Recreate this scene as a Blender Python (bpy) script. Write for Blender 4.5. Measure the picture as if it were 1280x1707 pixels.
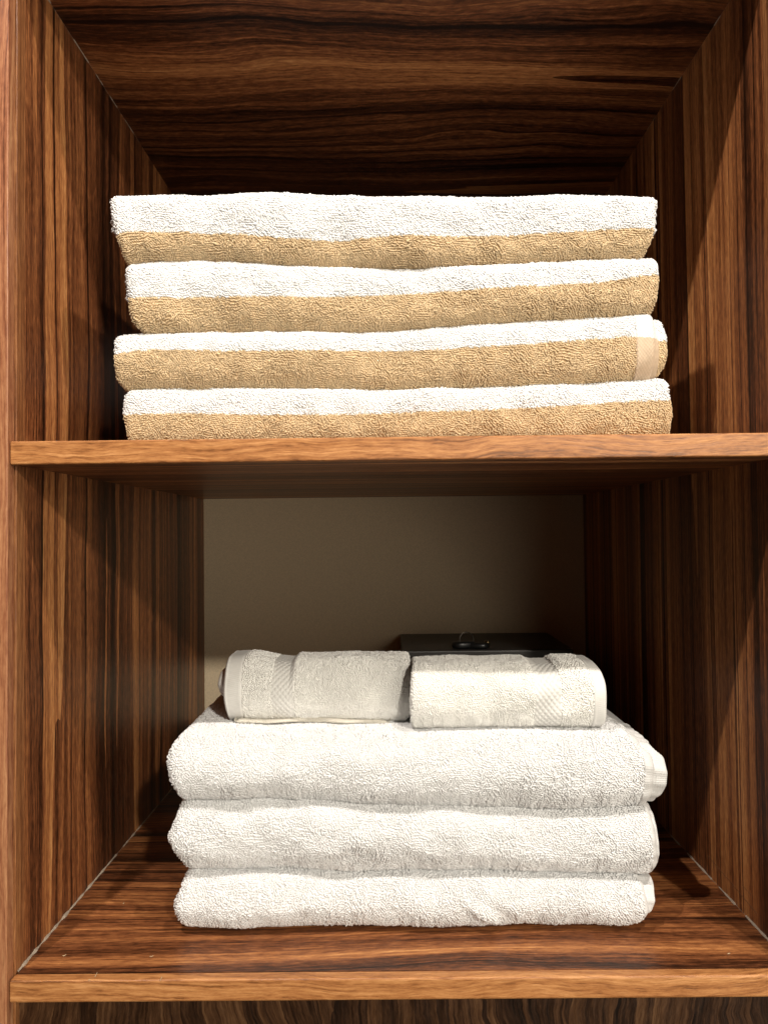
import bpy, math, random
import numpy as np

for o in list(bpy.data.objects):
    bpy.data.objects.remove(o, do_unlink=True)
scene = bpy.context.scene
COL = scene.collection
R_ = math.radians

# ------------------------------------------------------------------ camera
CAM = np.array([-.00795, -.5616, .31583])
PITCH, YAW, ROLL = .02644, -.00506, .01089
FPX = 1282.0


def cam_axes(p, y, r):
    fwd = np.array([math.sin(y) * math.cos(p), math.cos(y) * math.cos(p), math.sin(p)])
    rt = np.array([math.cos(y), -math.sin(y), 0.0])
    dn = np.cross(fwd, rt)
    return math.cos(r) * rt + math.sin(r) * dn, -math.sin(r) * rt + math.cos(r) * dn, fwd


AX_R, AX_D, AX_F = cam_axes(PITCH, YAW, ROLL)
cd = bpy.data.cameras.new('camera')
cd.sensor_fit = 'HORIZONTAL'
cd.sensor_width = 36.0
cd.lens = 36.0 * FPX / 1280.0
cd.clip_start = .01
cd.clip_end = 50
cam = bpy.data.objects.new('camera', cd)
COL.objects.link(cam)
from mathutils import Matrix, Vector
cam.matrix_world = Matrix(((AX_R[0], -AX_D[0], -AX_F[0], CAM[0]),
                           (AX_R[1], -AX_D[1], -AX_F[1], CAM[1]),
                           (AX_R[2], -AX_D[2], -AX_F[2], CAM[2]),
                           (0, 0, 0, 1)))
scene.camera = cam

# ------------------------------------------------------------------ world, lamps, exposure
world = bpy.data.worlds.new('World')
scene.world = world
world.use_nodes = True
bg = world.node_tree.nodes['Background']
bg.inputs['Color'].default_value = (1.0, .80, .58, 1)
bg.inputs['Strength'].default_value = .010


def lamp(name, kind, loc, target, energy, color, size=.03, cone=None, blend=.6):
    ld = bpy.data.lights.new(name, kind)
    ld.energy = energy
    ld.color = color
    if kind == 'AREA':
        ld.shape = 'DISK'
        ld.size = size
    else:
        ld.shadow_soft_size = size
    if kind == 'SPOT':
        ld.spot_size = R_(cone)
        ld.spot_blend = blend
    lo = bpy.data.objects.new(name, ld)
    COL.objects.link(lo)
    lo.location = loc
    lo.rotation_euler = (Vector(target) - Vector(loc)).to_track_quat('-Z', 'Y').to_euler()
    return lo


WARM = (1.0, .915, .82)
lamp('ceiling_downlight', 'SPOT', (.54, -.61, 1.52), (0, .1, .45), 49, WARM, .018, 100, .8)
lamp('ceiling_downlight', 'SPOT', (-.42, -.61, 1.51), (.03, .1, .45), 60, WARM, .016, 100, .8)
lamp('far_room_lamp', 'SPOT', (1.0, -2.6, 1.45), (0, .3, .2), 240, (1.0, .925, .80), .06, 60, .5)
lamp('soft_room_light', 'AREA', (1.3, -1.9, .35), (-.1, .3, .3), 30, (1.0, .91, .75), 1.9)

scene.view_settings.view_transform = 'Standard'
scene.view_settings.look = 'None'
scene.view_settings.gamma = 1
scene.view_settings.exposure = 0
scene.view_settings.use_curve_mapping = False
scene.cycles.use_denoising = True
scene.cycles.max_bounces = 8
scene.cycles.diffuse_bounces = 5
scene.cycles.caustics_reflective = False
scene.cycles.caustics_refractive = False


# ------------------------------------------------------------------ helpers
def at(px, py, Y):
    """world X, Z of the photo point (px, py) on the upright plane at depth Y"""
    d = AX_R * ((px - 640) / FPX) + AX_D * ((py - 853.5) / FPX) + AX_F
    t = (Y - CAM[1]) / d[1]
    p = CAM + d * t
    return p[0], p[2]


def tag(o, label=None, cat=None, group=None, kind=None):
    if label: o['label'] = label
    if cat: o['category'] = cat
    if group: o['group'] = group
    if kind: o['kind'] = kind
    return o


def link(name, me, parent=None, loc=(0, 0, 0)):
    o = bpy.data.objects.new(name, me)
    COL.objects.link(o)
    o.location = loc
    if parent is not None:
        o.parent = parent
    return o


class Mesh:
    """collects vertex and quad arrays with a material index"""

    def __init__(self):
        self.v, self.f, self.m, self.n = [], [], [], 0

    def add(self, v, f, m=0):
        v = np.asarray(v, float).reshape(-1, 3)
        f = np.asarray(f, np.int64).reshape(-1, 4)
        self.v.append(v)
        self.f.append(f + self.n)
        mm = np.full(len(f), m, np.int32) if np.isscalar(m) else np.asarray(m, np.int32)
        self.m.append(mm)
        self.n += len(v)

    def grid(self, P, m=0, flip=False, wrap=False):
        """P: (a, b, 3) grid of points"""
        a, b = P.shape[:2]
        i, j = np.meshgrid(np.arange(a - 1), np.arange(b if wrap else b - 1), indexing='ij')
        j2 = (j + 1) % b
        q = np.stack([i * b + j, (i + 1) * b + j, (i + 1) * b + j2, i * b + j2], -1).reshape(-1, 4)
        if flip: q = q[:, ::-1]
        self.add(P.reshape(-1, 3), q, m)

    def build(self, name, mats, parent=None, origin=(0, 0, 0), smooth=True):
        v = np.concatenate(self.v) - np.asarray(origin)
        f = np.concatenate(self.f)
        m = np.concatenate(self.m)
        me = bpy.data.meshes.new(name)
        me.vertices.add(len(v))
        me.vertices.foreach_set('co', v.astype(np.float32).ravel())
        me.loops.add(len(f) * 4)
        me.loops.foreach_set('vertex_index', f.astype(np.int32).ravel())
        me.polygons.add(len(f))
        me.polygons.foreach_set('loop_start', np.arange(len(f), dtype=np.int32) * 4)
        me.polygons.foreach_set('material_index', m)
        me.polygons.foreach_set('use_smooth', np.full(len(f), smooth))
        for mt in (mats if isinstance(mats, (list, tuple)) else [mats]):
            me.materials.append(mt)
        me.update(calc_edges=True)
        me.validate()
        loc = np.asarray(origin, float)
        if parent is not None:
            loc = loc - np.asarray(parent.get('_org', (0, 0, 0)), float)
        o = link(name, me, parent, tuple(loc))
        return o


def box(name, mat, x0, x1, y0, y1, z0, z1, parent=None, bevel=0.0, seg=2, only=None):
    import bmesh
    bm = bmesh.new()
    bmesh.ops.create_cube(bm, size=1)
    for v in bm.verts:
        v.co = ((x0 + x1) / 2 + v.co.x * (x1 - x0), (y0 + y1) / 2 + v.co.y * (y1 - y0), (z0 + z1) / 2 + v.co.z * (z1 - z0))
    if bevel:
        es = [e for e in bm.edges if only is None or only(e)]
        bmesh.ops.bevel(bm, geom=es, offset=bevel, segments=seg, affect='EDGES', profile=.5)
    me = bpy.data.meshes.new(name)
    bm.to_mesh(me)
    bm.free()
    me.materials.append(mat)
    return link(name, me, parent)


def tube(pts, r, sides=8):
    """swept tube as (verts, quads)"""
    pts = np.asarray(pts, float)
    n = len(pts)
    t = np.gradient(pts, axis=0)
    t /= np.linalg.norm(t, axis=1)[:, None]
    up = np.array([0, 0, 1.0]) if abs(t[0][2]) < .9 else np.array([0, 1.0, 0])
    V = []
    for i in range(n):
        a = np.cross(t[i], up)
        if np.linalg.norm(a) < 1e-4: a = np.array([1.0, 0, 0])
        a /= np.linalg.norm(a)
        b = np.cross(a, t[i])
        up = b
        rr = r if np.isscalar(r) else r[i]
        for k in range(sides):
            th = 2 * math.pi * k / sides
            V.append(pts[i] + rr * (math.cos(th) * a + math.sin(th) * b))
    F = []
    for i in range(n - 1):
        for k in range(sides):
            k2 = (k + 1) % sides
            F.append((i * sides + k, i * sides + k2, (i + 1) * sides + k2, (i + 1) * sides + k))
    return np.array(V), np.array(F)


class Wave:
    """smooth pseudo-random field of two variables (sum of sines)"""

    def __init__(self, seed, wl, n=10):
        r = np.random.RandomState(seed)
        ang = r.rand(n) * 2 * np.pi
        k = 2 * np.pi / (wl * (.6 + .9 * r.rand(n)))
        self.kx, self.ky = k * np.cos(ang), k * np.sin(ang)
        self.ph = r.rand(n) * 2 * np.pi
        self.g = 1.4 / math.sqrt(n)

    def __call__(self, a, b):
        s = 0
        for kx, ky, p in zip(self.kx, self.ky, self.ph):
            s = s + np.sin(kx * a + ky * b + p)
        return s * self.g


# ------------------------------------------------------------------ materials
def mat(name):
    m = bpy.data.materials.new(name)
    m.use_nodes = True
    nt = m.node_tree
    return m, nt, nt.nodes['Principled BSDF'], nt.nodes.new, nt.links.new


def ramp(nt, stops, interp='LINEAR'):
    n = nt.nodes.new('ShaderNodeValToRGB')
    cr = n.color_ramp
    cr.interpolation = interp
    while len(cr.elements) < len(stops):
        cr.elements.new(.5)
    for e, (p, c) in zip(cr.elements, stops):
        e.position = p
        e.color = (*c, 1) if len(c) == 3 else c
    return n


def math_node(nt, op, a, b=None, clamp=False):
    n = nt.nodes.new('ShaderNodeMath')
    n.operation = op
    n.use_clamp = clamp
    for i, x in enumerate((a, b)):
        if x is None: continue
        if isinstance(x, (int, float)): n.inputs[i].default_value = x
        else: nt.links.new(x, n.inputs[i])
    return n.outputs[0]


def wood(name, grain, across, off, stops, streak=38, rings=5.0, wav=.010, fine=.35, rough=.38, swirl=0.0, along=1.0, spec=.35, pores=.5, ringmix=.42, bias=0.0):
    """streaky veneer: grain runs along world axis `grain`, streaks follow one another along `across`"""
    m, nt, bs, new, ln = mat(name)
    tc = new('ShaderNodeTexCoord')
    sp = new('ShaderNodeSeparateXYZ')
    ln(tc.outputs['Object'], sp.inputs[0])
    g = math_node(nt, 'ADD', sp.outputs[grain], off[0])
    a = math_node(nt, 'ADD', sp.outputs[across], off[1])
    third = [i for i in range(3) if i not in (grain, across)][0]
    a = math_node(nt, 'ADD', a, math_node(nt, 'MULTIPLY', sp.outputs[third], .7))

    def vec(gs, as_, gg=g, aa=a, z=0.0):
        c = new('ShaderNodeCombineXYZ')
        ln(math_node(nt, 'MULTIPLY', gg, gs), c.inputs[0])
        ln(math_node(nt, 'MULTIPLY', aa, as_), c.inputs[1])
        c.inputs[2].default_value = z
        return c.outputs[0]

    def noise(v, scale=1.0, detail=2.0, rgh=.5):
        n = new('ShaderNodeTexNoise')
        n.inputs['Scale'].default_value = scale
        n.inputs['Detail'].default_value = detail
        n.inputs['Roughness'].default_value = rgh
        ln(v, n.inputs['Vector'])
        return n.outputs['Fac']
    # wander of the grain
    w1 = math_node(nt, 'SUBTRACT', noise(vec(3.0 * along, 6.0, z=off[2]), 1, 2), .5)
    a2 = math_node(nt, 'ADD', a, math_node(nt, 'MULTIPLY', w1, wav * 4))
    w2 = math_node(nt, 'SUBTRACT', noise(vec(22 * along, 40, z=off[2] + 3), 1, 2), .5)
    a2 = math_node(nt, 'ADD', a2, math_node(nt, 'MULTIPLY', w2, wav * .35))
    # growth bands: sawtooth of a stretched noise, several widths of streak, fine fibres
    base = noise(vec(.42 * along, streak, aa=a2, z=off[2]), 1, 1.6, .5)
    saw = math_node(nt, 'FRACT', math_node(nt, 'MULTIPLY', base, rings))
    saw = math_node(nt, 'POWER', saw, 1.3)
    sig = lambda n_, amp: math_node(nt, 'MULTIPLY', math_node(nt, 'SUBTRACT', n_, .5), amp)
    broad = sig(noise(vec(.45 * along, streak * .8, aa=a2, z=off[2] + 7), 1, 2.0, .55), 1.05)
    mid = sig(noise(vec(.8 * along, streak * 5.5, aa=a2, z=off[2] + 9), 1, 3.0, .6), .85)
    fib = sig(noise(vec(9 * along, 480, aa=a2, z=off[2] + 11), 1, 4.0, .75), 1.5)
    fleck = sig(noise(vec(95, 420, aa=a2, z=off[2] + 13), 1, 3.0, .7), 1.0)
    t = math_node(nt, 'ADD', math_node(nt, 'MULTIPLY', saw, ringmix), broad)
    t = math_node(nt, 'ADD', t, mid)
    t = math_node(nt, 'ADD', t, math_node(nt, 'MULTIPLY', math_node(nt, 'ADD', fib, fleck), fine * 2.0))
    t = math_node(nt, 'ADD', t, .5 - ringmix * .48 + bias)
    # thin dark vessel lines
    thin = noise(vec(.6 * along, streak * 7.0, aa=a2, z=off[2] + 19), 1, 1.0, .5)
    thin = math_node(nt, 'MULTIPLY', math_node(nt, 'SUBTRACT', thin, .60, True), 2.6)
    t = math_node(nt, 'SUBTRACT', t, thin, True)
    col = ramp(nt, stops)
    ln(t, col.inputs[0])
    # pores: short dark dashes
    po = noise(vec(70, 1100, aa=a2, z=off[2] + 23), 1, 2.0, .5)
    po = math_node(nt, 'MULTIPLY', math_node(nt, 'SUBTRACT', po, .58, True), 5.0, True)
    mx = new('ShaderNodeMix')
    mx.data_type = 'RGBA'
    mx.blend_type = 'MULTIPLY'
    ln(math_node(nt, 'MULTIPLY', po, pores), mx.inputs[0])
    ln(col.outputs[0], mx.inputs[6])
    mx.inputs[7].default_value = (.30, .22, .17, 1)
    ln(mx.outputs[2], bs.inputs['Base Color'])
    rr = math_node(nt, 'ADD', math_node(nt, 'MULTIPLY', fib, .35), rough)
    ln(rr, bs.inputs['Roughness'])
    bs.inputs['Specular IOR Level'].default_value = spec
    bp = new('ShaderNodeBump')
    bp.inputs['Strength'].default_value = .25
    bp.inputs['Distance'].default_value = .0004
    h = math_node(nt, 'SUBTRACT', fib, math_node(nt, 'MULTIPLY', po, .7))
    ln(h, bp.inputs['Height'])
    ln(bp.outputs[0], bs.inputs['Normal'])
    return m


DARKW = [(0, (.014, .0052, .0024)), (.22, (.064, .0205, .0078)), (.45, (.20, .068, .0245)), (.72, (.44, .178, .060)), (1, (.70, .36, .14))]
M = {}
M['side_l'] = wood('streaky_walnut_upright', 2, 1, (.47, .83, 2.9), DARKW, streak=17, rings=2.6, wav=.009, bias=.00, ringmix=.36)
M['side_r'] = wood('streaky_walnut_upright_fine', 2, 1, (.77, 1.35, 4.1), DARKW, streak=32, rings=3.2, wav=.004, along=.6, bias=.03)
M['top'] = wood('streaky_walnut_shade_darkened', 0, 1, (.5, .11, 2.2), DARKW, streak=16, rings=2.8, wav=.017, bias=-.14)  # same walnut, biased darker: shade of the upper recess put into the colour
M['floor'] = wood('streaky_walnut_shelf', 0, 1, (.15, .53, 5.7), DARKW, streak=26, rings=2.8, wav=.010, bias=-.08)
M['under'] = wood('streaky_walnut_underside', 0, 1, (.9, .23, 8.7), DARKW, streak=44, rings=4.5, wav=.008)
M['front'] = wood('figured_dark_veneer', 2, 0, (.4, .37, 9.1), [(0, (.010, .005, .003)), (.35, (.03, .013, .006)), (.7, (.075, .034, .015)), (1, (.13, .065, .03))], streak=40, rings=4, wav=.010, along=4)
LIGHTW = [(0, (.18, .068, .022)), (.35, (.36, .145, .048)), (.7, (.48, .215, .075)), (1, (.60, .29, .115))]
M['edge'] = wood('orange_edge_strip', 0, 2, (.2, .4, 3.3), LIGHTW, streak=60, rings=2.0, wav=.006, fine=.6, along=3.0, pores=.6, ringmix=.10, rough=.42)
M['edge_v'] = wood('orange_edge_strip_upright', 2, 1, (.6, .2, 6.3), [(0, (.10, .034, .013)), (.4, (.21, .08, .03)), (.7, (.32, .135, .05)), (1, (.45, .22, .09))], streak=60, rings=2.0, wav=.006, fine=.45, along=1.2, pores=.5, ringmix=.3)
M['stile'] = wood('reddish_stile_veneer', 2, 0, (.1, .9, 7.7), [(0, (.09, .03, .014)), (.3, (.24, .085, .04)), (.65, (.40, .18, .085)), (1, (.52, .28, .14))], streak=70, rings=3.0, wav=.010, fine=.4, ringmix=.4)


def plain(name, col, rough=.6, spec=.3, metal=0.0, bump=None, mottle=.0):
    m, nt, bs, new, ln = mat(name)
    bs.inputs['Base Color'].default_value = (*col, 1)
    bs.inputs['Roughness'].default_value = rough
    bs.inputs['Specular IOR Level'].default_value = spec
    bs.inputs['Metallic'].default_value = metal
    tc = new('ShaderNodeTexCoord')
    if mottle:
        n = new('ShaderNodeTexNoise')
        n.inputs['Scale'].default_value = 700
        n.inputs['Detail'].default_value = 3
        ln(tc.outputs['Object'], n.inputs['Vector'])
        r = ramp(nt, [(.3, tuple(c * (1 - mottle) for c in col)), (.7, tuple(min(1, c * (1 + mottle)) for c in col))])
        ln(n.outputs['Fac'], r.inputs[0])
        ln(r.outputs[0], bs.inputs['Base Color'])
    if bump:
        n = new('ShaderNodeTexNoise')
        n.inputs['Scale'].default_value = bump[0]
        n.inputs['Detail'].default_value = 3
        ln(tc.outputs['Object'], n.inputs['Vector'])
        b = new('ShaderNodeBump')
        b.inputs['Strength'].default_value = bump[1]
        b.inputs['Distance'].default_value = bump[2]
        ln(n.outputs['Fac'], b.inputs['Height'])
        ln(b.outputs[0], bs.inputs['Normal'])
    return m


M['back'] = plain('cream_back_board', (.68, .555, .385), .7, .2, bump=(900, .3, .0004), mottle=.10)
M['seal'] = plain('pale_sealant', (.40, .33, .26), .6, .3, bump=(300, .6, .001), mottle=.15)
M['blackmetal'] = plain('black_powder_coat', (.022, .019, .017), .42, .4, bump=(1500, .5, .0004))
M['blackplastic'] = plain('black_plastic', (.006, .006, .006), .4, .4)
M['steel'] = plain('key_ring_steel', (.16, .14, .12), .3, .5, 1.0)
M['brass'] = plain('brass', (.12, .085, .04), .32, .5, 1.0)
M['lint'] = plain('pale_lint', (.50, .38, .24), .8, .2)


SSS = 0.0


def cotton(name, col, spec=.25, rough=.6, sheen=.2, var=.06):
    m, nt, bs, new, ln = mat(name)
    tc = new('ShaderNodeTexCoord')
    n = new('ShaderNodeTexNoise')
    n.inputs['Scale'].default_value = 260
    n.inputs['Detail'].default_value = 2
    ln(tc.outputs['Object'], n.inputs['Vector'])
    r = ramp(nt, [(.3, tuple(c * (1 - var) for c in col)), (.7, tuple(min(.93, c * (1 + var)) for c in col))])
    ln(n.outputs['Fac'], r.inputs[0])
    ln(r.outputs[0], bs.inputs['Base Color'])
    bs.inputs['Roughness'].default_value = rough
    bs.inputs['Specular IOR Level'].default_value = spec
    bs.inputs['Sheen Weight'].default_value = sheen
    bs.inputs['Subsurface Weight'].default_value = SSS
    bs.inputs['Subsurface Radius'].default_value = (1, .9, .75)
    bs.inputs['Subsurface Scale'].default_value = .0012
    bs.inputs['Sheen Roughness'].default_value = .5
    return m


M['white'] = cotton('white_terry', (.775, .775, .78), var=.03)
M['cream'] = cotton('soft_white_terry', (.86, .85, .82), var=.03)
M['tan'] = cotton('tan_terry', (.62, .465, .28), var=.12)
M['tan_flat'] = cotton('tan_flat_weave', (.54, .41, .29), var=.08, sheen=.1)
M['white_flat'] = cotton('white_flat_weave', (.62, .615, .61), var=.03, sheen=.1)
M['ecru_flat'] = cotton('ecru_flat_weave', (.60, .57, .50), var=.05, sheen=.1)
M['cream_flat'] = cotton('soft_white_flat_weave', (.70, .69, .665), var=.03, sheen=.1)

# ------------------------------------------------------------------ cabinet
W2, DEPTH = .28, .5734
ZM, TM, TB, ZC = .36793, .0165, .0155, .75311
NOSE = -.009
STILE_Y = -.0105
cab = bpy.data.objects.new('wooden_cabinet', None)
COL.objects.link(cab)
tag(cab, 'open streaky walnut cabinet with orange-edged shelves holding two towel stacks', 'cabinet')

for sgn, key in ((-1, 'side_l'), (1, 'side_r')):
    xa, xb = sorted((sgn * W2, sgn * (W2 + .018)))
    sp_ = box('side_panel', M[key], xa, xb, .0135, DEPTH + .012, -.10, ZC + .018, cab)
    box('edge_strip', M['edge_v'], xa, xb, 0, .0135, -.10, ZC + .018, sp_, bevel=.0006, seg=1)
    s0, s1 = sorted((sgn * (W2 + .0012), sgn * (W2 + .075)))
    box('stile', M['stile'], s0, s1, STILE_Y, -.0004, -.25, ZC + .12, cab, bevel=.0008, seg=2)

tp = box('top_panel', M['top'], -W2, W2, .0005, DEPTH, ZC, ZC + .018, cab)
box('edge_strip', M['edge'], -W2, W2, NOSE, 0, ZC - .0004, ZC + .018, tp, bevel=.001)
fl = box('shelf', M['floor'], -W2, W2, .0005, DEPTH, -TB, 0, cab)
tag(fl, 'bottom shelf board carrying the white towels')
ef = box('edge_strip', M['edge'], -W2 - .0004, W2 + .0004, NOSE, .0005, -TB, .0002, fl, bevel=.0016, seg=3)
ms = box('shelf', M['under'], -W2, W2, .0005, DEPTH, ZM, ZM + TM, cab)
tag(ms, 'middle shelf board carrying the striped towels')
em = box('edge_strip', M['edge'], -W2 - .0004, W2 + .0004, NOSE, .0005, ZM - .0002, ZM + TM + .0002, ms, bevel=.0011, seg=3)
box('back_panel', M['back'], -W2, W2, DEPTH, DEPTH + .012, -.10, ZM + .004, cab)
ub = box('back_panel', M['top'], -W2, W2, DEPTH, DEPTH + .012, ZM + .0045, ZC + .018, cab)
tag(ub, 'walnut back behind the striped towels, shade put into its colour')
tag(cab.children[-2], 'plain cream back board behind the white towels')
box('front_panel', M['front'], -W2, W2, .006, .022, -.25, -TB - .0003, cab)

# irregular bead of sealant along the joints
rs = np.random.RandomState(5)


def bead(x, sx, z, sz, y0, y1, r, gaps, name='sealant'):
    me = Mesh()
    n = int((y1 - y0) / .0012)
    ys = np.linspace(y0, y1, n)
    w = Wave(int(rs.randint(1e6)), .022)
    w2 = Wave(int(rs.randint(1e6)), .006)
    rad = r * (1 + .22 * w(ys, 0) + .07 * w2(ys, 1)) * (1 - .5 * (ys - y0) / (y1 - y0))
    rad = np.clip(rad, r * .2, None)
    g = Wave(int(rs.randint(1e6)), .05)
    rad = np.where(g(ys, 2) > gaps, rad * .12, rad)
    V = np.zeros((n, 5, 3))
    for k, th in enumerate(np.linspace(0, math.pi / 2, 5)):
        bul = .75 + .15 * math.cos(2 * th) ** 2
        V[:, k, 0] = x + sx * (rad * math.cos(th) * bul + .0001)
        V[:, k, 1] = ys
        V[:, k, 2] = z + sz * (rad * math.sin(th) * bul + .0001)
    me.grid(V)
    me.build(name, M['seal'], cab)


bead(-W2, 1, 0, 1, .002, .40, .0014, 1.1)
bead(W2, -1, 0, 1, .002, .40, .0013, 1.2)
bead(-W2, 1, ZC, -1, .004, .30, .0008, .0)
bead(W2, -1, ZC, -1, .004, .30, .0006, -.2)

# faint scratch on the right upright and small chips on the bottom shelf edge
me = Mesh()
for (p0, p1, wd) in (((1180, 1427), (1262, 1524), .0004), ((1236, 1475), (1252, 1493), .0003)):
    pts = []
    for t in np.linspace(0, 1, 14):
        px, py = p0[0] + (p1[0] - p0[0]) * t, p0[1] + (p1[1] - p0[1]) * t
        d = AX_R * ((px - 640) / FPX) + AX_D * ((py - 853.5) / FPX) + AX_F
        s = (W2 - .00005 - CAM[0]) / d[0]
        pts.append(CAM + d * s)
    v, f = tube(pts, wd * .5, 4)
    me.add(v, f)
me.build('scratch', plain('scratched_veneer', (.16, .09, .05), .6), cab)
for (px, py, dx, dy) in ((158, 1630, 4, -8), (267, 1636, 3, -7), (147, 1635, 3, -1)):
    pts = []
    for t in np.linspace(0, 1, 5):
        d = AX_R * ((px + dx * t - 640) / FPX) + AX_D * ((py + dy * t - 853.5) / FPX) + AX_F
        s = (.0003 - CAM[2]) / d[2]
        pts.append(CAM + d * s)
    v, f = tube(pts, .00025, 5)
    me = Mesh()
    me.add(v, f)
    me.build('chip_mark', M['lint'], ef)

me = Mesh()
rs2 = np.random.RandomState(11)
spots = [(104, 1594, 7, -3), (249, 1595, 7, -2), (205, 1507, 2, -3), (1212, 1590, 5, -1)]
for (px, py, dx, dy) in spots:
    pts = []
    for t in np.linspace(0, 1, 6):
        d = AX_R * ((px + dx * t - 640) / FPX) + AX_D * ((py + dy * t + 1.2 * math.sin(t * 3) - 853.5) / FPX) + AX_F
        s = (.00045 - CAM[2]) / d[2]
        pts.append(CAM + d * s)
    v, f = tube(pts, np.array([.00015, .0004, .00045, .0004, .0003, .0001]) * (.6 + .5 * rs2.rand()), 5)
    me.add(v, f)
lint = me.build('lint', M['lint'])
tag(lint, 'tiny pale lint specks scattered over the bottom shelf', 'lint', kind='stuff')


# ------------------------------------------------------------------ terry loops
def arch_template(K=4, S=4):
    th = np.radians(np.linspace(-38, 218, K))
    c = np.stack([np.cos(th), np.sin(th)], 1)          # along, up (unit)
    tan = np.stack([-np.sin(th), np.cos(th)], 1)
    return c, tan, np.arange(S) * 2 * np.pi / S


ARCH = arch_template(5, 5)


def loops(P, N, T, w, h, r):
    """P,N,T: (n,3) root, outward normal, arch direction; w,h,r (n,) half-width, height, yarn radius -> verts, quads"""
    c, tan, ph = ARCH
    K, S = len(c), len(ph)
    n = len(P)
    N = N / np.linalg.norm(N, axis=1)[:, None]
    B = np.cross(N, T)
    B /= np.linalg.norm(B, axis=1)[:, None]
    T = np.cross(B, N)
    V = np.empty((n, K, S, 3), np.float32)
    for k in range(K):
        cen = P + T * (w * c[k, 0])[:, None] + N * (h * c[k, 1])[:, None]
        # radial direction of the arch in the (T,N) plane
        rad = T * c[k, 0] + N * c[k, 1]
        rk = r * (1.0 if 0 < k < K - 1 else .15)
        for s in range(S):
            V[:, k, s] = cen + rad * (rk * math.cos(ph[s]))[:, None] + B * (rk * math.sin(ph[s]))[:, None]
    base = (np.arange(n) * K * S)[:, None]
    q = []
    for k in range(K - 1):
        for s in range(S):
            s2 = (s + 1) % S
            q.append((k * S + s, k * S + s2, (k + 1) * S + s2, (k + 1) * S + s))
    q = np.array(q)
    F = (base[:, :, None] + q[None]).reshape(-1, 4)
    return V.reshape(-1, 3), F, len(q)


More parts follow.
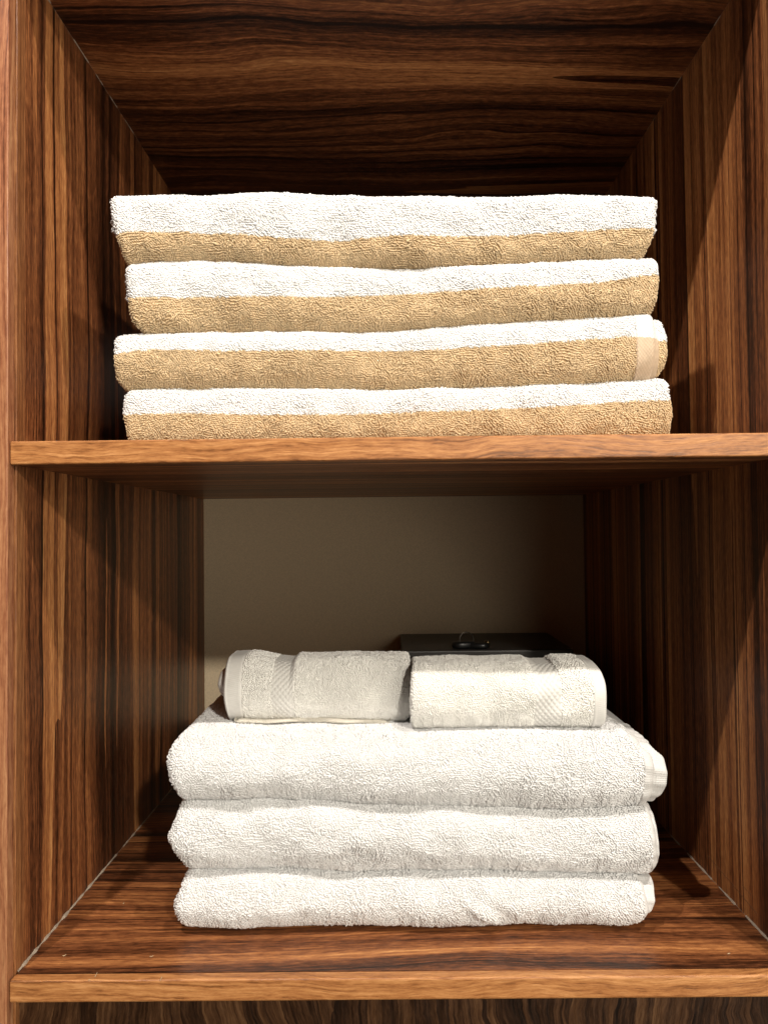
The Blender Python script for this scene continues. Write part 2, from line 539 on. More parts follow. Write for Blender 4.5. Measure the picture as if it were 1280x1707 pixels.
# ------------------------------------------------------------------ towel surface
class Fold:
    """a folded towel's surface: a rounded profile in depth/height swept along X between two outlines"""

    def __init__(s, top, bot, left, right, y0, depth=.27, rf=.45, p=2.2, inset=0.0, rc=.007, seed=0, lump=.0012, ydepth=None, dents=(), ytop=None):
        # top/bot: photo points of the upper and lower edge; left/right: photo points of the ends
        yd = ydepth if ydepth is not None else y0 + .012
        cv = lambda pts: np.array([at(a, b, yd) for a, b in pts])
        t, b = np.array([at(a_, b_, ytop if ytop is not None else yd) for a_, b_ in top]), cv(bot)
        s.tx, s.tz, s.bx, s.bz = t[:, 0], t[:, 1], b[:, 0], b[:, 1]
        zmid = .5 * (np.mean(s.tz) + np.mean(s.bz))
        s.h0 = float(np.mean(s.tz) - np.mean(s.bz))
        fr = lambda e, x: np.clip((e[:, 1] - np.interp(e[:, 0], s.bx, s.bz)) / (np.interp(e[:, 0], s.tx, s.tz) - np.interp(e[:, 0], s.bx, s.bz)), 0, 1)

        def outline(pts):
            fs, xs = [], []
            for a_, b_ in pts:
                f_ = float(fr(np.array([at(a_, b_, yd)]), 0)[0])
                yy = y0 + rf * s.h0 * (1 - max(0, 1 - abs(2 * f_ - 1) ** p) ** (1 / p)) * .8
                xs.append(at(a_, b_, yy)[0]); fs.append(f_)
            o_ = np.argsort(fs)
            fs, xs = np.array(fs)[o_], np.array(xs)[o_]
            g = np.linspace(-.15, 1.15, 131)
            xx = np.interp(g, fs, xs)
            k_ = np.exp(-.5 * (np.arange(-20, 21) / 3.5) ** 2)
            xx = np.convolve(np.pad(xx, 20, mode='edge'), k_ / k_.sum(), 'valid')
            return g[15:116], xx[15:116]
        s.ls, s.lx = outline(left)
        s.rs, s.rx = outline(right)
        s.y0, s.depth, s.rc, s.inset0, s.lump = y0, depth, rc, inset, lump
        s.w1, s.w2 = Wave(seed * 7 + 1, .11), Wave(seed * 7 + 2, .035)
        s.dents = dents
        h = s.h0
        a = np.linspace(-math.pi / 2, math.pi / 2, 61)
        sy = np.sign(np.sin(a)) * np.abs(np.sin(a)) ** (2 / p)
        cy = np.abs(np.cos(a)) ** (2 / p)
        F = np.stack([rf * h * (1 - cy), .5 + .5 * sy], 1)             # front curve upward
        Bk = np.stack([depth - rf * h * (1 - cy), .5 + .5 * sy], 1)[::-1]
        topl = np.stack([np.linspace(rf * h, depth - rf * h, 80)[1:-1], np.ones(78)], 1)
        botl = np.stack([np.linspace(depth - rf * h, rf * h, 80)[1:-1], np.zeros(78)], 1)
        prof = np.concatenate([F, topl, Bk, botl])
        q = prof * [1, h]
        seg = np.linalg.norm(np.diff(np.concatenate([q, q[:1]]), axis=0), axis=1)
        s.len = seg.sum()
        s.arc = np.concatenate([[0], np.cumsum(seg)])
        s.prof = np.concatenate([prof, prof[:1]])
        s.front_len = float(s.arc[60])
        tn = np.roll(q, -1, 0) - np.roll(q, 1, 0)
        tn /= np.linalg.norm(tn, axis=1)[:, None]
        nn = np.stack([-tn[:, 1], tn[:, 0]], 1)
        s.nrm = np.concatenate([nn, nn[:1]])

    def width(s):
        return float(np.mean(s.rx) - np.mean(s.lx))

    def point(s, u, v, off=0.0, inset=0.0):
        """u 0..1 along the towel, v arc length round the profile (0 = bottom of the front fold)"""
        v = np.mod(v, s.len)
        y = np.interp(v, s.arc, s.prof[:, 0])
        f = np.interp(v, s.arc, s.prof[:, 1])
        ny = np.interp(v, s.arc, s.nrm[:, 0])
        nz = np.interp(v, s.arc, s.nrm[:, 1])
        xl = np.interp(f, s.ls, s.lx)
        xr = np.interp(f, s.rs, s.rx)
        x = xl + (xr - xl) * u
        e = np.minimum(x - xl, xr - x)
        k = np.clip(1 - e / s.rc, 0, 1)
        ins = s.rc * (1 - np.sqrt(np.clip(1 - k * k, 0, 1))) + inset + s.inset0
        zb = np.interp(x, s.bx, s.bz)
        zt = np.interp(x, s.tx, s.tz)
        front = np.clip(1 - y / (s.h0 * 1.2), 0, 1)
        lump = s.lump * (1.2 * s.w1(x, f * s.h0 * .6) + .5 * s.w2(x, f * s.h0))
        for (dx, df, ang, wa, wb, amp) in s.dents:
            zz = (f - df) * s.h0
            xx = x - dx
            a = xx * math.cos(ang) + zz * math.sin(ang)
            b = -xx * math.sin(ang) + zz * math.cos(ang)
            lump = lump + amp * np.exp(-(a / wa) ** 2 - (b / wb) ** 2)
        o = off - ins
        yy = s.y0 + y + ny * o - front * lump
        z = zb + f * (zt - zb) + nz * o
        return np.stack([x, yy, z], -1)

    def frame(s, u, v, off=0.0, inset=0.0):
        du, dv = .0015, .0006
        P = s.point(u, v, off, inset)
        A = s.point(np.clip(u + du, 0, 1), v, off, inset) - s.point(np.clip(u - du, 0, 1), v, off, inset)
        B = s.point(u, v + dv, off, inset) - s.point(u, v - dv, off, inset)
        N = np.cross(A, B)
        N /= np.linalg.norm(N, axis=-1)[..., None] + 1e-12
        return P, N, A / (np.linalg.norm(A, axis=-1)[..., None] + 1e-12)

    def shell(s, me, off=0.0, cap=True, mfun=None, nu=220, nv=200, u0=0.0, u1=1.0, groove=.0012, layer=.006):
        # denser near the ends
        uu = np.linspace(0, 1, nu)
        uu = u0 + (u1 - u0) * (.5 - .5 * np.cos(math.pi * uu)) if cap else np.linspace(u0, u1, nu)
        vf = np.concatenate([np.linspace(-.03, s.front_len + .03, int(nv * .6), endpoint=False), np.linspace(s.front_len + .03, s.len - .03, int(nv * .4), endpoint=False)])
        U, V = np.meshgrid(uu, vf, indexing='ij')
        P = s.point(U, V, off)
        rows = [P]
        if cap:
            for side in (0, 1):
                ii = np.linspace(0, s.h0 * .5 - s.rc, 23)[1:]
                sg = -1 if side == 0 else 1
                G = []
                for i in ii:
                    p = s.point(np.full_like(vf, side), vf, off, i)
                    p[:, 0] += sg * (groove * (math.cos(2 * math.pi * i / layer) - 1) * .5 + .0008 * np.minimum(1, i / .003) * s.w2(p[:, 1], p[:, 2]))
                    G.append(p)
                G = np.array(G)
                rows = [G[::-1]] + rows if side == 0 else rows + [G]
        P = np.concatenate(rows)
        m = 0
        if mfun is not None:
            m = mfun((P[:-1] + P[1:]) / 2).ravel()
        me.grid(P, m, wrap=True)

    def pile(s, me, rng, ranges=((0, 1),), v0=None, v1=None, du=.0018, dv=.00145, mfun=None, hgt=.0010, rad=.00057, wid=.00100, off=-.0004, capside=(), capmat=None, seed=0, capdepth=.12, lean=.5):
        Wd = s.width()
        L0 = v0 if v0 is not None else -.012
        L1 = v1 if v1 is not None else s.front_len + .03
        sw = Wave(seed * 13 + 5, .022)
        sw2 = Wave(seed * 13 + 6, .007)
        sw3 = Wave(seed * 13 + 8, .006)
        allP, allN, allT, mm = [], [], [], []
        rows = np.arange(L0, L1, dv)
        for (a, b) in ranges:
            n = max(2, int((b - a) * Wd / du))
            uu = a + (np.arange(n) + .5) / n * (b - a)
            U, V = np.meshgrid(uu, rows, indexing='ij')
            U = U + (np.arange(len(rows)) % 2)[None, :] * .5 * du / Wd
            U = U + rng.normal(0, .15 * du / Wd, U.shape)
            V = V + rng.normal(0, .10 * dv, V.shape) + .0009 * sw(U * Wd, V)
            U = np.clip(U.ravel(), a, b)
            V = V.ravel()
            P, N, A = s.frame(U, V, off)
            allP.append(P); allN.append(N); allT.append(A)
            mm.append(mfun(U, V) if mfun is not None else np.zeros(len(U), int))
        for side in capside:
            sg = -1 if side == 0 else 1
            for i in np.arange(.0008, s.h0 * .5 - s.rc, .0017):
                vv = np.concatenate([np.arange(-capdepth, s.front_len + capdepth, .0017)])
                vv = vv + rng.normal(0, .0004, len(vv))
                p = s.point(np.full_like(vv, side), vv, off, i)
                p[:, 0] += sg * .0012 * (math.cos(2 * math.pi * i / .006) - 1) * .5
                keep = (p[:, 2] > 0)
                p = p[keep]
                nn = np.zeros_like(p); nn[:, 0] = sg; nn[:, 1] = -.15
                tt = np.zeros_like(p); tt[:, 1] = 1.0
                allP.append(p); allN.append(nn); allT.append(tt)
                mm.append(capmat(p) if capmat is not None else np.zeros(len(p), int))
        P, N, A = map(np.concatenate, (allP, allN, allT))
        mm = np.concatenate(mm)
        n = len(P)
        Bv = np.cross(N, A)
        # arch direction: mostly along the rows, wandering in clumps
        ang = .9 * sw(P[:, 0], P[:, 2] + P[:, 1]) + .5 * sw2(P[:, 0], P[:, 2] + P[:, 1]) + rng.normal(0, .28, n)
        T = A * np.cos(ang)[:, None] + Bv * np.sin(ang)[:, None]
        la = sw2(P[:, 0] + .3, P[:, 2] - P[:, 1]) * 1.5 + rng.normal(0, .8, n)
        lm = lean * np.abs(.6 + .4 * sw3(P[:, 0], P[:, 2] + P[:, 1]) + rng.normal(0, .3, n))
        N2 = N + (A * np.cos(la)[:, None] + Bv * np.sin(la)[:, None]) * lm[:, None]
        N2[:, 2] -= .22
        w = wid * (1 + rng.normal(0, .18, n))
        flat = np.clip(.5 + 1.1 * Wave(seed * 13 + 9, .045)(P[:, 0], P[:, 2] + P[:, 1]), 0, 1)
        h = hgt * (1.15 - .5 * flat) * np.clip(1 + .22 * sw3(P[:, 0], P[:, 2] + P[:, 1]) + rng.normal(0, .22, n), .35, 1.8)
        r = rad * (1 + rng.normal(0, .10, n))
        Vv, Ff, k = loops(P, N2, T, w, h, r)
        me.add(Vv, Ff, np.repeat(mm, k))
        return n

    def patch(s, me, u0, u1, v0, v1, off, rel=None, res=.0005, thick=.0012, m=0, mfun=None):
        """a strip of woven cloth lying on the surface, with its own thickness"""
        Wd = s.width()
        nu = max(4, int((u1 - u0) * Wd / res))
        nv = max(4, int((v1 - v0) / (res * 1.3)))
        uu, vv = np.linspace(u0, u1, nu), np.linspace(v0, v1, nv)
        U, V = np.meshgrid(uu, vv, indexing='ij')
        a = (U - u0) * Wd
        hgt = np.zeros_like(U) + off
        if rel is not None: hgt = hgt + rel(a, V)
        ed = np.minimum(a, (u1 - u0) * Wd - a)
        hgt = hgt - thick * (1 - np.sqrt(1 - np.clip(1 - ed / (thick * .8), 0, 1) ** 2))
        P = s.point(U, V, hgt)
        mm = m
        if mfun is not None: mm = mfun((U[:-1, :-1] + U[1:, 1:]) / 2, (V[:-1, :-1] + V[1:, 1:]) / 2).ravel()
        me.grid(P, mm)
        # the cut edge facing outward
        for ci in (0, -1):
            E = np.stack([P[ci], s.point(U[ci], V[ci], np.full_like(V[ci], off - thick * 2))])
            me.grid(E, m)


NLOOPS = 0
# ------------------------------------------------------------------ striped towels on the middle shelf
SY = .022
S1_top = [(185, 321), (287, 320), (400, 317), (521, 317), (650, 322), (780, 323), (936, 320), (1053, 320), (1096, 322)]
C12 = [(206, 436), (248, 431), (334, 428.5), (423, 434), (486, 438), (650, 441), (780, 438.5), (878, 434), (995, 428), (1090, 424)]
C23 = [(190, 556), (234, 552), (384, 550), (502, 548.5), (599, 551.5), (650, 548.5), (780, 538), (936, 528), (1085, 520.5), (1112, 519)]
C34 = [(192, 651), (267, 646), (334, 648), (404, 644.5), (463, 647), (650, 649), (780, 645.5), (936, 639), (1053, 634), (1118, 629.5)]
def shift(c, d): return [(a, b + d) for a, b in c]
S4_bot = [(205, 747), (1125, 733)]
B1 = [(180, 391), (298, 387), (369, 391), (462, 398.5), (540, 401), (599, 398.5), (650, 396), (780, 395.5), (897, 391.5), (1014, 384.5), (1100, 380)]
B2 = [(205, 498), (306, 497), (423, 495), (540, 495), (650, 492), (780, 485), (897, 478), (995, 471.5), (1105, 455)]
B3 = [(180, 595), (205, 589), (248, 584), (345, 585), (463, 586), (650, 585.5), (780, 581), (897, 573), (1053, 562), (1120, 567)]
B4 = [(195, 692), (306, 689), (423, 692), (540, 692), (650, 689), (780, 685), (878, 680), (975, 675), (1053, 670), (1125, 669)]

striped = [
    dict(top=S1_top, bot=shift(C12, 2), b=B1, y=SY + .004, seed=1, rf=.30, p=2.6,
         left=[(186, 321), (185.5, 345), (186, 364), (191, 391.6), (200, 420), (210, 440)], right=[(1094, 322), (1095.5, 345), (1095.5, 360), (1092, 382), (1085, 408), (1074, 426)],
         label='striped white and tan towel on top of the middle-shelf stack, with the widest white band'),
    dict(top=shift(C12, -1), bot=shift(C23, 2), b=B2, y=SY + .002, seed=2, rf=.34, p=2.4,
         left=[(209, 434), (208.6, 446), (210.5, 477), (214.5, 520), (220, 540), (236, 553)], right=[(1098, 424), (1100, 440), (1102, 462), (1098, 493), (1086, 522)],
         label='striped white and tan towel second from the top of the middle-shelf stack'),
    dict(top=shift(C23, -1), bot=shift(C34, 2), b=B3, y=SY + .001, seed=3, rf=.36, p=2.3,
         left=[(192, 555), (188, 575), (187, 591), (189, 614), (192, 638), (206, 651)], right=[(1088, 520), (1092, 535), (1094.5, 561), (1094, 600), (1083, 636)],
         label='striped white and tan towel with a flat woven hem showing at its right end'),
    dict(top=shift(C34, -1), bot=S4_bot, b=B4, y=SY, seed=4, rf=.30, p=2.4,
         left=[(208, 652), (204, 673), (202.7, 692), (208.6, 720), (213, 745)], right=[(1112, 630), (1115.5, 645), (1117, 665), (1123, 692), (1117, 722), (1116, 733)],
         label='striped white and tan towel lying directly on the middle shelf'),
]
GS = 'striped towels stacked on the middle shelf'


def sink(o):
    """set the origin at the middle of the thing's base"""
    me_ = o.data
    n = len(me_.vertices)
    co = np.empty(n * 3, np.float32)
    me_.vertices.foreach_get('co', co)
    co = co.reshape(-1, 3)
    org = np.array([(co[:, 0].min() + co[:, 0].max()) / 2, (co[:, 1].min() + co[:, 1].max()) / 2, co[:, 2].min()], np.float32)
    me_.vertices.foreach_set('co', (co - org).ravel())
    me_.update()
    o.location = org.tolist()
    o['_org'] = org.tolist()


for i, d in enumerate(striped):
    rng = np.random.RandomState(100 + i)
    fo = Fold(d['top'], d['bot'], d['left'], d['right'], d['y'], depth=.30, rf=d['rf'], p=d['p'], rc=.006, seed=d['seed'], lump=.0011, ydepth=d['y'] + .004)
    bx = np.array([at(a, b, d['y'] + .002) for a, b in d['b']])

    def by_height(P, bx=bx):
        return (P[..., 2] < np.interp(P[..., 0], bx[:, 0], bx[:, 1])).astype(int)

    def mf(U, V, fo=fo):
        P = fo.point(U, V, 0.0)
        return by_height(P)
    me = Mesh()
    fo.shell(me, off=-.0003, mfun=by_height)
    hem = i == 2
    u1 = .962 if hem else 1.0
    NLOOPS += fo.pile(me, rng, ranges=((0, u1),), v0=-.006, v1=fo.front_len + (.045 if i == 0 else .008), mfun=mf, capside=(0,) if hem else (0, 1), capmat=by_height, seed=d['seed'], capdepth=.05)
    o = me.build('striped_towel', [M['white'], M['tan']])
    sink(o)
    tag(o, d['label'], 'towel', GS)
    if hem:
        hm = Mesh()
        weave = lambda a, v: .0007 * np.abs(np.sin(np.pi * (a / .0024 + v / .0030)) * np.sin(np.pi * (a / .0024 - v / .0030))) - .0002
        fo.patch(hm, .962, .999, -.008, fo.front_len + .01, .0012, weave, m=0, mfun=lambda U, V: mf(U, V))
        hm.build('hem', [M['white_flat'], M['tan_flat']], o)
        # the ply folded inside: a woven edge, then its terry face, both reaching further out
        for (nm, rt, ins, terry) in (('inner_hem', [(1092, 525), (1096, 545), (1100, 567), (1100.5, 607), (1093, 633)], .0022, False),
                                     ('inner_fold', [(1107, 533), (1113, 548), (1116, 571), (1116, 595), (1113, 612), (1103, 627)], .0042, True)):
            f2 = Fold(d['top'], d['bot'], d['left'], rt, d['y'] + .002, depth=.29, rf=d['rf'], p=d['p'], inset=ins, rc=.002 if not terry else .003, seed=d['seed'], lump=.0006, ydepth=d['y'] + .004)
            m2 = Mesh()
            f2.shell(m2, mfun=by_height, u0=.90, nu=60)
            if terry:
                NLOOPS += f2.pile(m2, rng, ranges=((.95, 1),), v0=-.004, v1=f2.front_len + .03, mfun=lambda U, V: by_height(f2.point(U, V)), capside=(1,), capmat=by_height, seed=9, capdepth=.05)
            m2.build(nm, [M['white'], M['tan']] if terry else [M['white_flat'], M['tan_flat']], o)

# ------------------------------------------------------------------ plain white bath towels on the bottom shelf
WY = .046
W1_top = [(270, 1203), (299, 1207), (640, 1209), (1013, 1206), (1060, 1214), (1120, 1222)]
D12 = [(280, 1333), (303, 1331), (426, 1326), (531, 1333), (700, 1339), (836, 1343), (927, 1347), (1078, 1342), (1115, 1341)]
D23 = [(280, 1455), (308, 1455), (426, 1456), (531, 1459), (602, 1461), (700, 1457), (836, 1459), (972, 1463), (1062, 1463), (1100, 1462)]
W3_bot = [(285, 1552), (355, 1554), (384, 1555), (475, 1549), (566, 1549), (700, 1547), (813, 1546), (859, 1543), (949, 1542), (1040, 1542), (1095, 1541)]
WL1 = [(299, 1210), (288, 1232), (280, 1257), (285, 1289), (296, 1317), (305, 1333)]
WR1 = [(1050, 1212), (1074, 1226), (1086, 1248), (1090, 1280), (1087, 1312), (1076, 1340)]
WL2 = [(306, 1334), (289, 1370), (279, 1391), (289, 1412), (303, 1440), (309, 1456)]
WR2 = [(1076, 1342), (1089, 1370), (1093, 1406), (1091, 1447), (1083, 1463)]
WL3 = [(309, 1457), (303, 1475), (292, 1500), (294, 1532), (303, 1547), (312, 1553)]
WR3 = [(1068, 1463), (1075, 1480), (1079, 1505), (1074, 1526), (1052, 1541)]
WR1b = [(1066, 1218), (1090, 1230), (1104, 1250), (1112, 1284), (1108, 1316), (1092, 1334)]
WR2b = [(1082, 1345), (1092, 1370), (1096.5, 1406), (1094, 1447), (1085, 1462)]
WR3b = [(1086, 1463), (1089, 1480), (1090, 1497), (1085, 1515), (1070, 1530)]
def widen(c, d): return [(a + d, b) for a, b in c]
WL1, WL2, WL3 = (widen(c, -5) for c in (WL1, WL2, WL3))
WR1, WR2, WR3, WR1b, WR2b, WR3b = (widen(c, 5) for c in (WR1, WR2, WR3, WR1b, WR2b, WR3b))
whites = [
    dict(top=W1_top, bot=shift(D12, 2), left=WL1, right=WR1, rb=WR1b, y=WY, seed=11, rf=.50, p=2.1, hemw=.010, yd=WY + .02, ytop=.102,
         dents=((-.10, .45, .2, .05, .012, .0015),), label='thick white terry bath towel under the two hand towels, topmost of the bottom-shelf stack'),
    dict(top=shift(D12, -2), bot=shift(D23, 2), left=WL2, right=WR2, rb=WR2b, y=WY + .001, seed=12, rf=.50, p=2.0, hemw=.006, yd=WY + .012,
         dents=((-.06, .40, .25, .045, .006, .0018), (.08, .35, -.1, .05, .008, .0018)), label='white terry bath towel in the middle of the three on the bottom shelf'),
    dict(top=shift(D23, -2), bot=W3_bot, left=WL3, right=WR3, rb=WR3b, y=WY, seed=13, rf=.48, p=2.1, hemw=.005, yd=WY + .012,
         dents=((.065, .30, -.65, .03, .0035, .0035), (.085, .25, -.65, .03, .004, -.002), (-.10, .42, .1, .05, .008, .0015)), label='white terry bath towel lying directly on the bottom shelf with a diagonal crease'),
]
GW = 'white bath towels stacked on the bottom shelf'
rib = lambda a, v: .00022 * np.sin(2 * np.pi * v / .0019) + .00010 * np.sin(2 * np.pi * a / .0021) + .0009 * np.sin(2 * np.pi * v / .017 + 1.0 + 60 * a) * np.sin(2 * np.pi * v / .041)
for i, d in enumerate(whites):
    rng = np.random.RandomState(200 + i)
    fo = Fold(d['top'], d['bot'], d['left'], d['right'], d['y'], depth=.30, rf=d['rf'], p=d['p'], rc=.009, seed=d['seed'], lump=.0012, ydepth=d['yd'], dents=d['dents'], ytop=d.get('ytop'))
    if i == 2:
        fo.bz[:] = .0006 + .0016
    wd = fo.width()
    uh = 1 - d['hemw'] / wd
    me = Mesh()
    fo.shell(me, off=-.0003)
    NLOOPS += fo.pile(me, rng, ranges=((0, uh),), v0=-.012 if i < 2 else -.006, v1=fo.front_len + (.16 if i == 0 else .014), capside=(0,), seed=d['seed'], capdepth=.05 if i else .12,
                      hgt=.0011, wid=.00105, rad=.00061, du=.0019, dv=.00155, lean=.5)
    o = me.build('bath_towel', [M['white']])
    sink(o)
    tag(o, d['label'], 'towel', GW)
    hm = Mesh()
    fo.patch(hm, uh, .9995, -.02, fo.front_len + .05, .0009, rib)
    hm.build('hem', [M['white_flat']], o)
    f2 = Fold(d['top'], d['bot'], d['left'], d['rb'], d['y'] + .003, depth=.29, rf=d['rf'], p=d['p'], inset=.0035, rc=.003, seed=d['seed'], lump=.0008, ydepth=d['yd'], ytop=d.get('ytop'))
    if i == 2:
        f2.bz[:] = .0030
    m2 = Mesh()
    f2.shell(m2, u0=.90, nu=60, groove=.002)
    inn = m2.build('inner_fold', [M['white_flat']], o)
    m3 = Mesh()
    f2.patch(m3, .90, .9995, -.02, f2.front_len + .05, .0007, rib)
    m3.build('hem', [M['white_flat']], inn)

# ------------------------------------------------------------------ two folded hand towels on top
GH = 'folded hand towels on the white stack'
HB1 = [(360, 1207), (700, 1210)]
HT1 = [(360, 1091), (406, 1087), (427, 1086), (460, 1093), (492, 1096), (498, 1090), (528, 1090), (587, 1089), (632, 1089), (690, 1090)]
HL1 = [(380, 1089), (373.5, 1118), (371, 1150), (374, 1180), (382, 1206)]
HR1 = [(681, 1090), (684, 1110), (684, 1150), (683, 1190), (676, 1209)]
HB2 = [(680, 1217), (754, 1219.5), (855, 1219), (976, 1217), (1015, 1216)]
HT2 = [(680, 1099), (697, 1098), (754, 1096), (808, 1097), (869, 1095), (884, 1100), (909, 1099.5), (922, 1094), (956, 1094), (963, 1096), (1015, 1095)]
HL2 = [(690, 1098), (686, 1115), (686, 1150), (685, 1190), (687, 1217)]
HR2 = [(989, 1095), (1002, 1114), (1010, 1134), (1012, 1165), (1011, 1190), (1003, 1216)]
hands = [
    dict(top=HT1, bot=HB1, left=HL1, right=HR1, y=.098, seed=21, label='folded white hand towel with its hem and woven band on its left half',
         terry=((410, 458), (495, 690)), band=(458, 495), hem=(365, 410)),
    dict(top=HT2, bot=HB2, left=HL2, right=HR2, y=.070, seed=22, label='folded white hand towel with its hem and woven band on its right half',
         terry=((683, 884), (927, 977)), band=(884, 927), hem=(977, 1020)),
]
dobby = lambda a, v: .0007 * np.abs(np.sin(np.pi * (a / .0046 + v / .0060)) * np.sin(np.pi * (a / .0046 - v / .0060))) ** .8 - .0004
hemrib = lambda a, v: .00014 * np.sin(2 * np.pi * (v + .25 * a) / .0017) * (1 + .5 * np.sin(2 * np.pi * a / .0024)) + .0005 * np.exp(-((a - .0020) / .0009) ** 2) - .0004 * np.exp(-((a - .0150) / .0007) ** 2)
for i, d in enumerate(hands):
    rng = np.random.RandomState(300 + i)
    yd = d['y'] + .02
    fo = Fold(d['top'], d['bot'], d['left'], d['right'], d['y'], depth=.078, rf=.50, p=2.05, rc=.003, seed=d['seed'], lump=.0013, ydepth=d['y'] + .012, ytop=d['y'] + .045)
    xl, xr = float(np.mean(fo.lx)), float(np.mean(fo.rx))
    U_ = lambda px: float(np.clip((at(px, 1150, yd)[0] - xl) / (xr - xl), 0, 1))
    me = Mesh()
    fo.shell(me, off=-.0004, nu=160, nv=220, layer=.008, groove=.004)
    rg = tuple((U_(a), U_(b)) for a, b in d['terry'])
    full = fo.len
    NLOOPS += fo.pile(me, rng, ranges=rg, v0=-.02, v1=fo.front_len + .06, seed=d['seed'], hgt=.0009, wid=.0009, rad=.00054, du=.0016, dv=.0013, capside=((1,) if i == 0 else (0,)), capdepth=.03)
    o = me.build('hand_towel', [M['cream']])
    sink(o)
    tag(o, d['label'], 'towel', GH)
    bm_ = Mesh()
    fo.patch(bm_, U_(d['band'][0]), U_(d['band'][1]), -.04, fo.front_len + .075, .0001, dobby, res=.00045, thick=.0006)
    bm_.build('woven_band', [M['cream_flat']], o)
    hm = Mesh()
    a, b = U_(d['hem'][0]), U_(d['hem'][1])
    if i == 0: a = .0005
    else: b = .9995
    fo.patch(hm, a, b, -.04, fo.front_len + .075, .0006, hemrib, res=.00045, thick=.0010)
    hm.build('hem', [M['cream_flat']], o)
    if i == 0:
        # rolled core peeping out at the left end, and the loose flap under the front
        f2 = Fold([(355, 1117), (700, 1117)], [(355, 1166), (700, 1168)], [(368, 1117), (363, 1128), (361, 1140), (363, 1152), (368, 1166)], HR1, d['y'] + .016, depth=.06, rf=.5, p=2.0, rc=.005, seed=33, lump=.001, ydepth=yd)
        m2 = Mesh()
        f2.shell(m2, u1=.30, nu=80, groove=.003, layer=.007)
        m2.build('inner_roll', [M['cream_flat']], o)
        f3 = Fold([(388, 1199), (440, 1201), (500, 1197), (560, 1199), (600, 1201), (660, 1204)], [(388, 1206), (470, 1204), (560, 1205.5), (660, 1209)], [(394, 1199), (391, 1206)], [(646, 1203), (650, 1208)], d['y'] + .004, depth=.06, rf=.5, p=2, rc=.004, seed=35, lump=.003, ydepth=d['y'] + .004)
        m3 = Mesh()
        f3.shell(m3, nu=120, groove=.0005)
        NLOOPS += f3.pile(m3, rng, ranges=((0, 1),), v0=-.004, v1=f3.front_len + .012, hgt=.0006, rad=.0004, wid=.0008, du=.0016, dv=.0012, seed=36, off=-.0005)
        m3.build('loose_flap', [M['ecru_flat']], o)

# ------------------------------------------------------------------ black lock box and keys at the back
bz = at(667, 1057, DEPTH - .004)[1]
bx0 = at(667, 1057, DEPTH - .004)[0]
bx1 = at(912, 1056, DEPTH - .004)[0]
by0 = None
for Y in np.linspace(.3, .56, 600):
    if at(700, 1085, Y)[1] <= bz:
        by0 = float(Y)
        break
lb = bpy.data.objects.new('lock_box', None)
COL.objects.link(lb)
lb.location = ((bx0 + bx1) / 2, (by0 + DEPTH - .004) / 2, 0)
tag(lb, 'black metal lock box behind the folded hand towels', 'box')


def lbox(name, mat_, *a, **k):
    o = box(name, mat_, *a, **k)
    o.parent = lb
    o.matrix_parent_inverse = Matrix.Translation(-Vector(lb.location))
    return o


lbox('body', M['blackmetal'], bx0 + .002, bx1 - .002, by0 + .002, DEPTH - .006, .0005, bz - .0305, bevel=.002)
lbox('lid', M['blackmetal'], bx0, bx1, by0, DEPTH - .004, bz - .030, bz, bevel=.0022, seg=3)
lk = Mesh()
xc = (bx0 + bx1) / 2
v, f = tube([(xc, by0 + .0045, bz - .07), (xc, by0 - .002, bz - .07), (xc, by0 - .0022, bz - .07)], np.array([.008, .008, .0005]), 20)
lk.add(v, f)
o = lk.build('lock', M['steel'])
o.parent = lb
o.matrix_parent_inverse = Matrix.Translation(-Vector(lb.location))

ky = by0 + .018
kx, _ = at(783, 1075, ky)
keys = bpy.data.objects.new('key_bunch', None)
COL.objects.link(keys)
keys.location = (kx, ky, bz)
tag(keys, 'small bunch of keys with black heads lying on the black lock box', 'keys')
kinv = Matrix.Translation(-Vector(keys.location))


def kpart(mesh, name, m):
    o = mesh.build(name, m)
    o.parent = keys
    o.matrix_parent_inverse = kinv
    return o


def slab(pts, z0, z1):
    """flat outline in XY given thickness, as quads fanned from its centre"""
    n = len(pts)
    pts = np.asarray(pts)
    c = pts.mean(0)
    V, F = [], []
    for (sc_, z) in ((0, z0), (.92, z0), (1, z0 + (z1 - z0) * .25), (1, z0 + (z1 - z0) * .75), (.92, z1), (0, z1)):
        for p in pts:
            q = c + (p - c) * sc_
            V.append((q[0], q[1], z))
    for r in range(5):
        for k in range(n):
            k2 = (k + 1) % n
            F.append((r * n + k, r * n + k2, (r + 1) * n + k2, (r + 1) * n + k))
    return np.array(V), np.array(F)


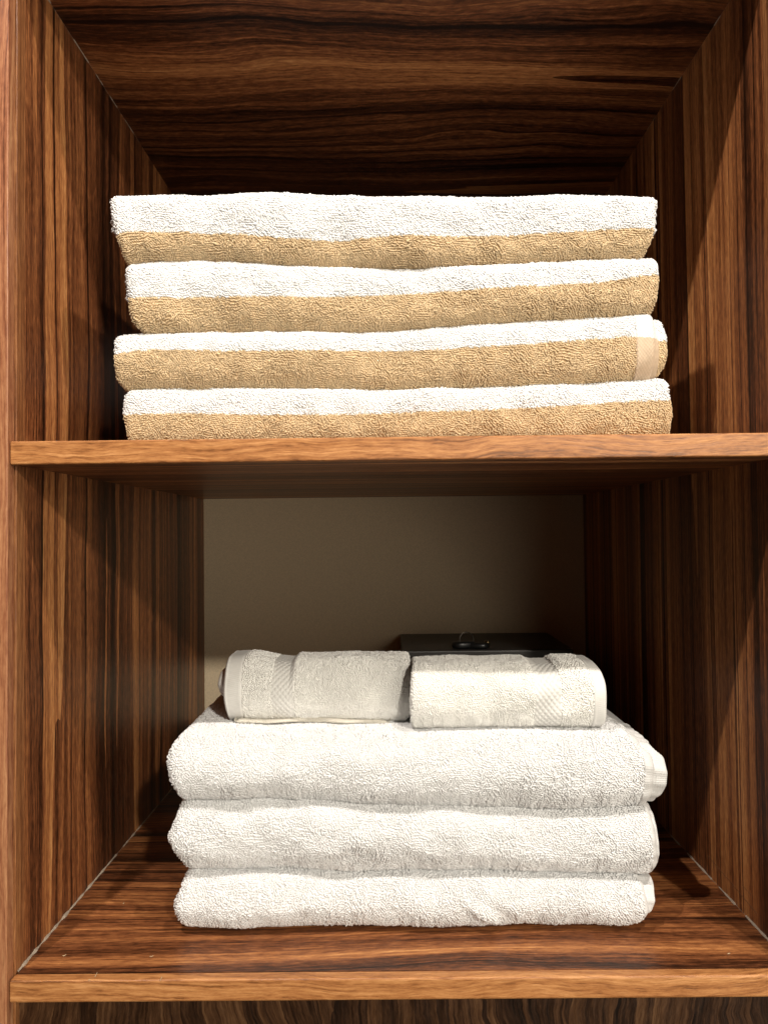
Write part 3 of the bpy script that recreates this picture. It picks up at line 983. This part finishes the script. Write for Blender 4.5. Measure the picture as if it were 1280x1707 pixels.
def oval(cx, cy, a, b, rot, n=22, sq=2.6):
    th = np.linspace(0, 2 * np.pi, n, endpoint=False)
    x = a * np.sign(np.cos(th)) * np.abs(np.cos(th)) ** (2 / sq)
    y = b * np.sign(np.sin(th)) * np.abs(np.sin(th)) ** (2 / sq)
    return np.stack([cx + x * math.cos(rot) - y * math.sin(rot), cy + x * math.sin(rot) + y * math.cos(rot)], 1)


for (cx, cy, a, b, rot, z0, z1) in ((kx - .008, ky, .015, .011, .25, .0006, .0085), (kx + .010, ky - .003, .014, .010, -.35, .0008, .0070)):
    k_ = Mesh()
    v, f = slab(oval(cx, cy, a, b, rot), bz + z0, bz + z1)
    k_.add(v, f)
    head = kpart(k_, 'key_head', M['blackplastic'])
    bl = Mesh()
    c, s_ = math.cos(rot), math.sin(rot)
    sg = 1 if cx > kx else -1
    pts = []
    prof_ = [(.010, -.003), (.030, -.003), (.033, 0), (.030, .003), (.027, .002), (.024, .003), (.021, .0018), (.018, .003), (.010, .003)]
    for (p, q) in prof_:
        pts.append((cx + sg * 0 + p * math.sin(rot) * .9 * sg + q * c, cy + .9 * p * c + q * s_))
    v, f = slab(pts, bz + z0 + .002, bz + z0 + .0045)
    bl.add(v, f)
    kpart(bl, 'key_blade', M['brass'] if sg > 0 else M['steel'])
# brass tag edge catching the light, and the ring standing on end
bt = Mesh()
v, f = slab(oval(kx + .0225, ky + .004, .0032, .005, .2), bz + .0005, bz + .0085)
bt.add(v, f)
kpart(bt, 'brass_tag', M['brass'])
rg_ = Mesh()
a0, _ = at(776, 1062, ky + .006)
th = np.linspace(0, 2 * np.pi, 40)
rr = .0095
ring = np.stack([a0 + .001 + rr * np.cos(th) * .96, ky + .006 + rr * np.cos(th) * .25, bz + .0085 + rr * np.sin(th) * .98 + .0015], 1)
v, f = tube(ring, .00055, 8)
rg_.add(v, f)
kpart(rg_, 'key_ring', M['steel'])

for o in list(bpy.data.objects):
    if '_org' in o:
        del o['_org']
print('loops', NLOOPS)
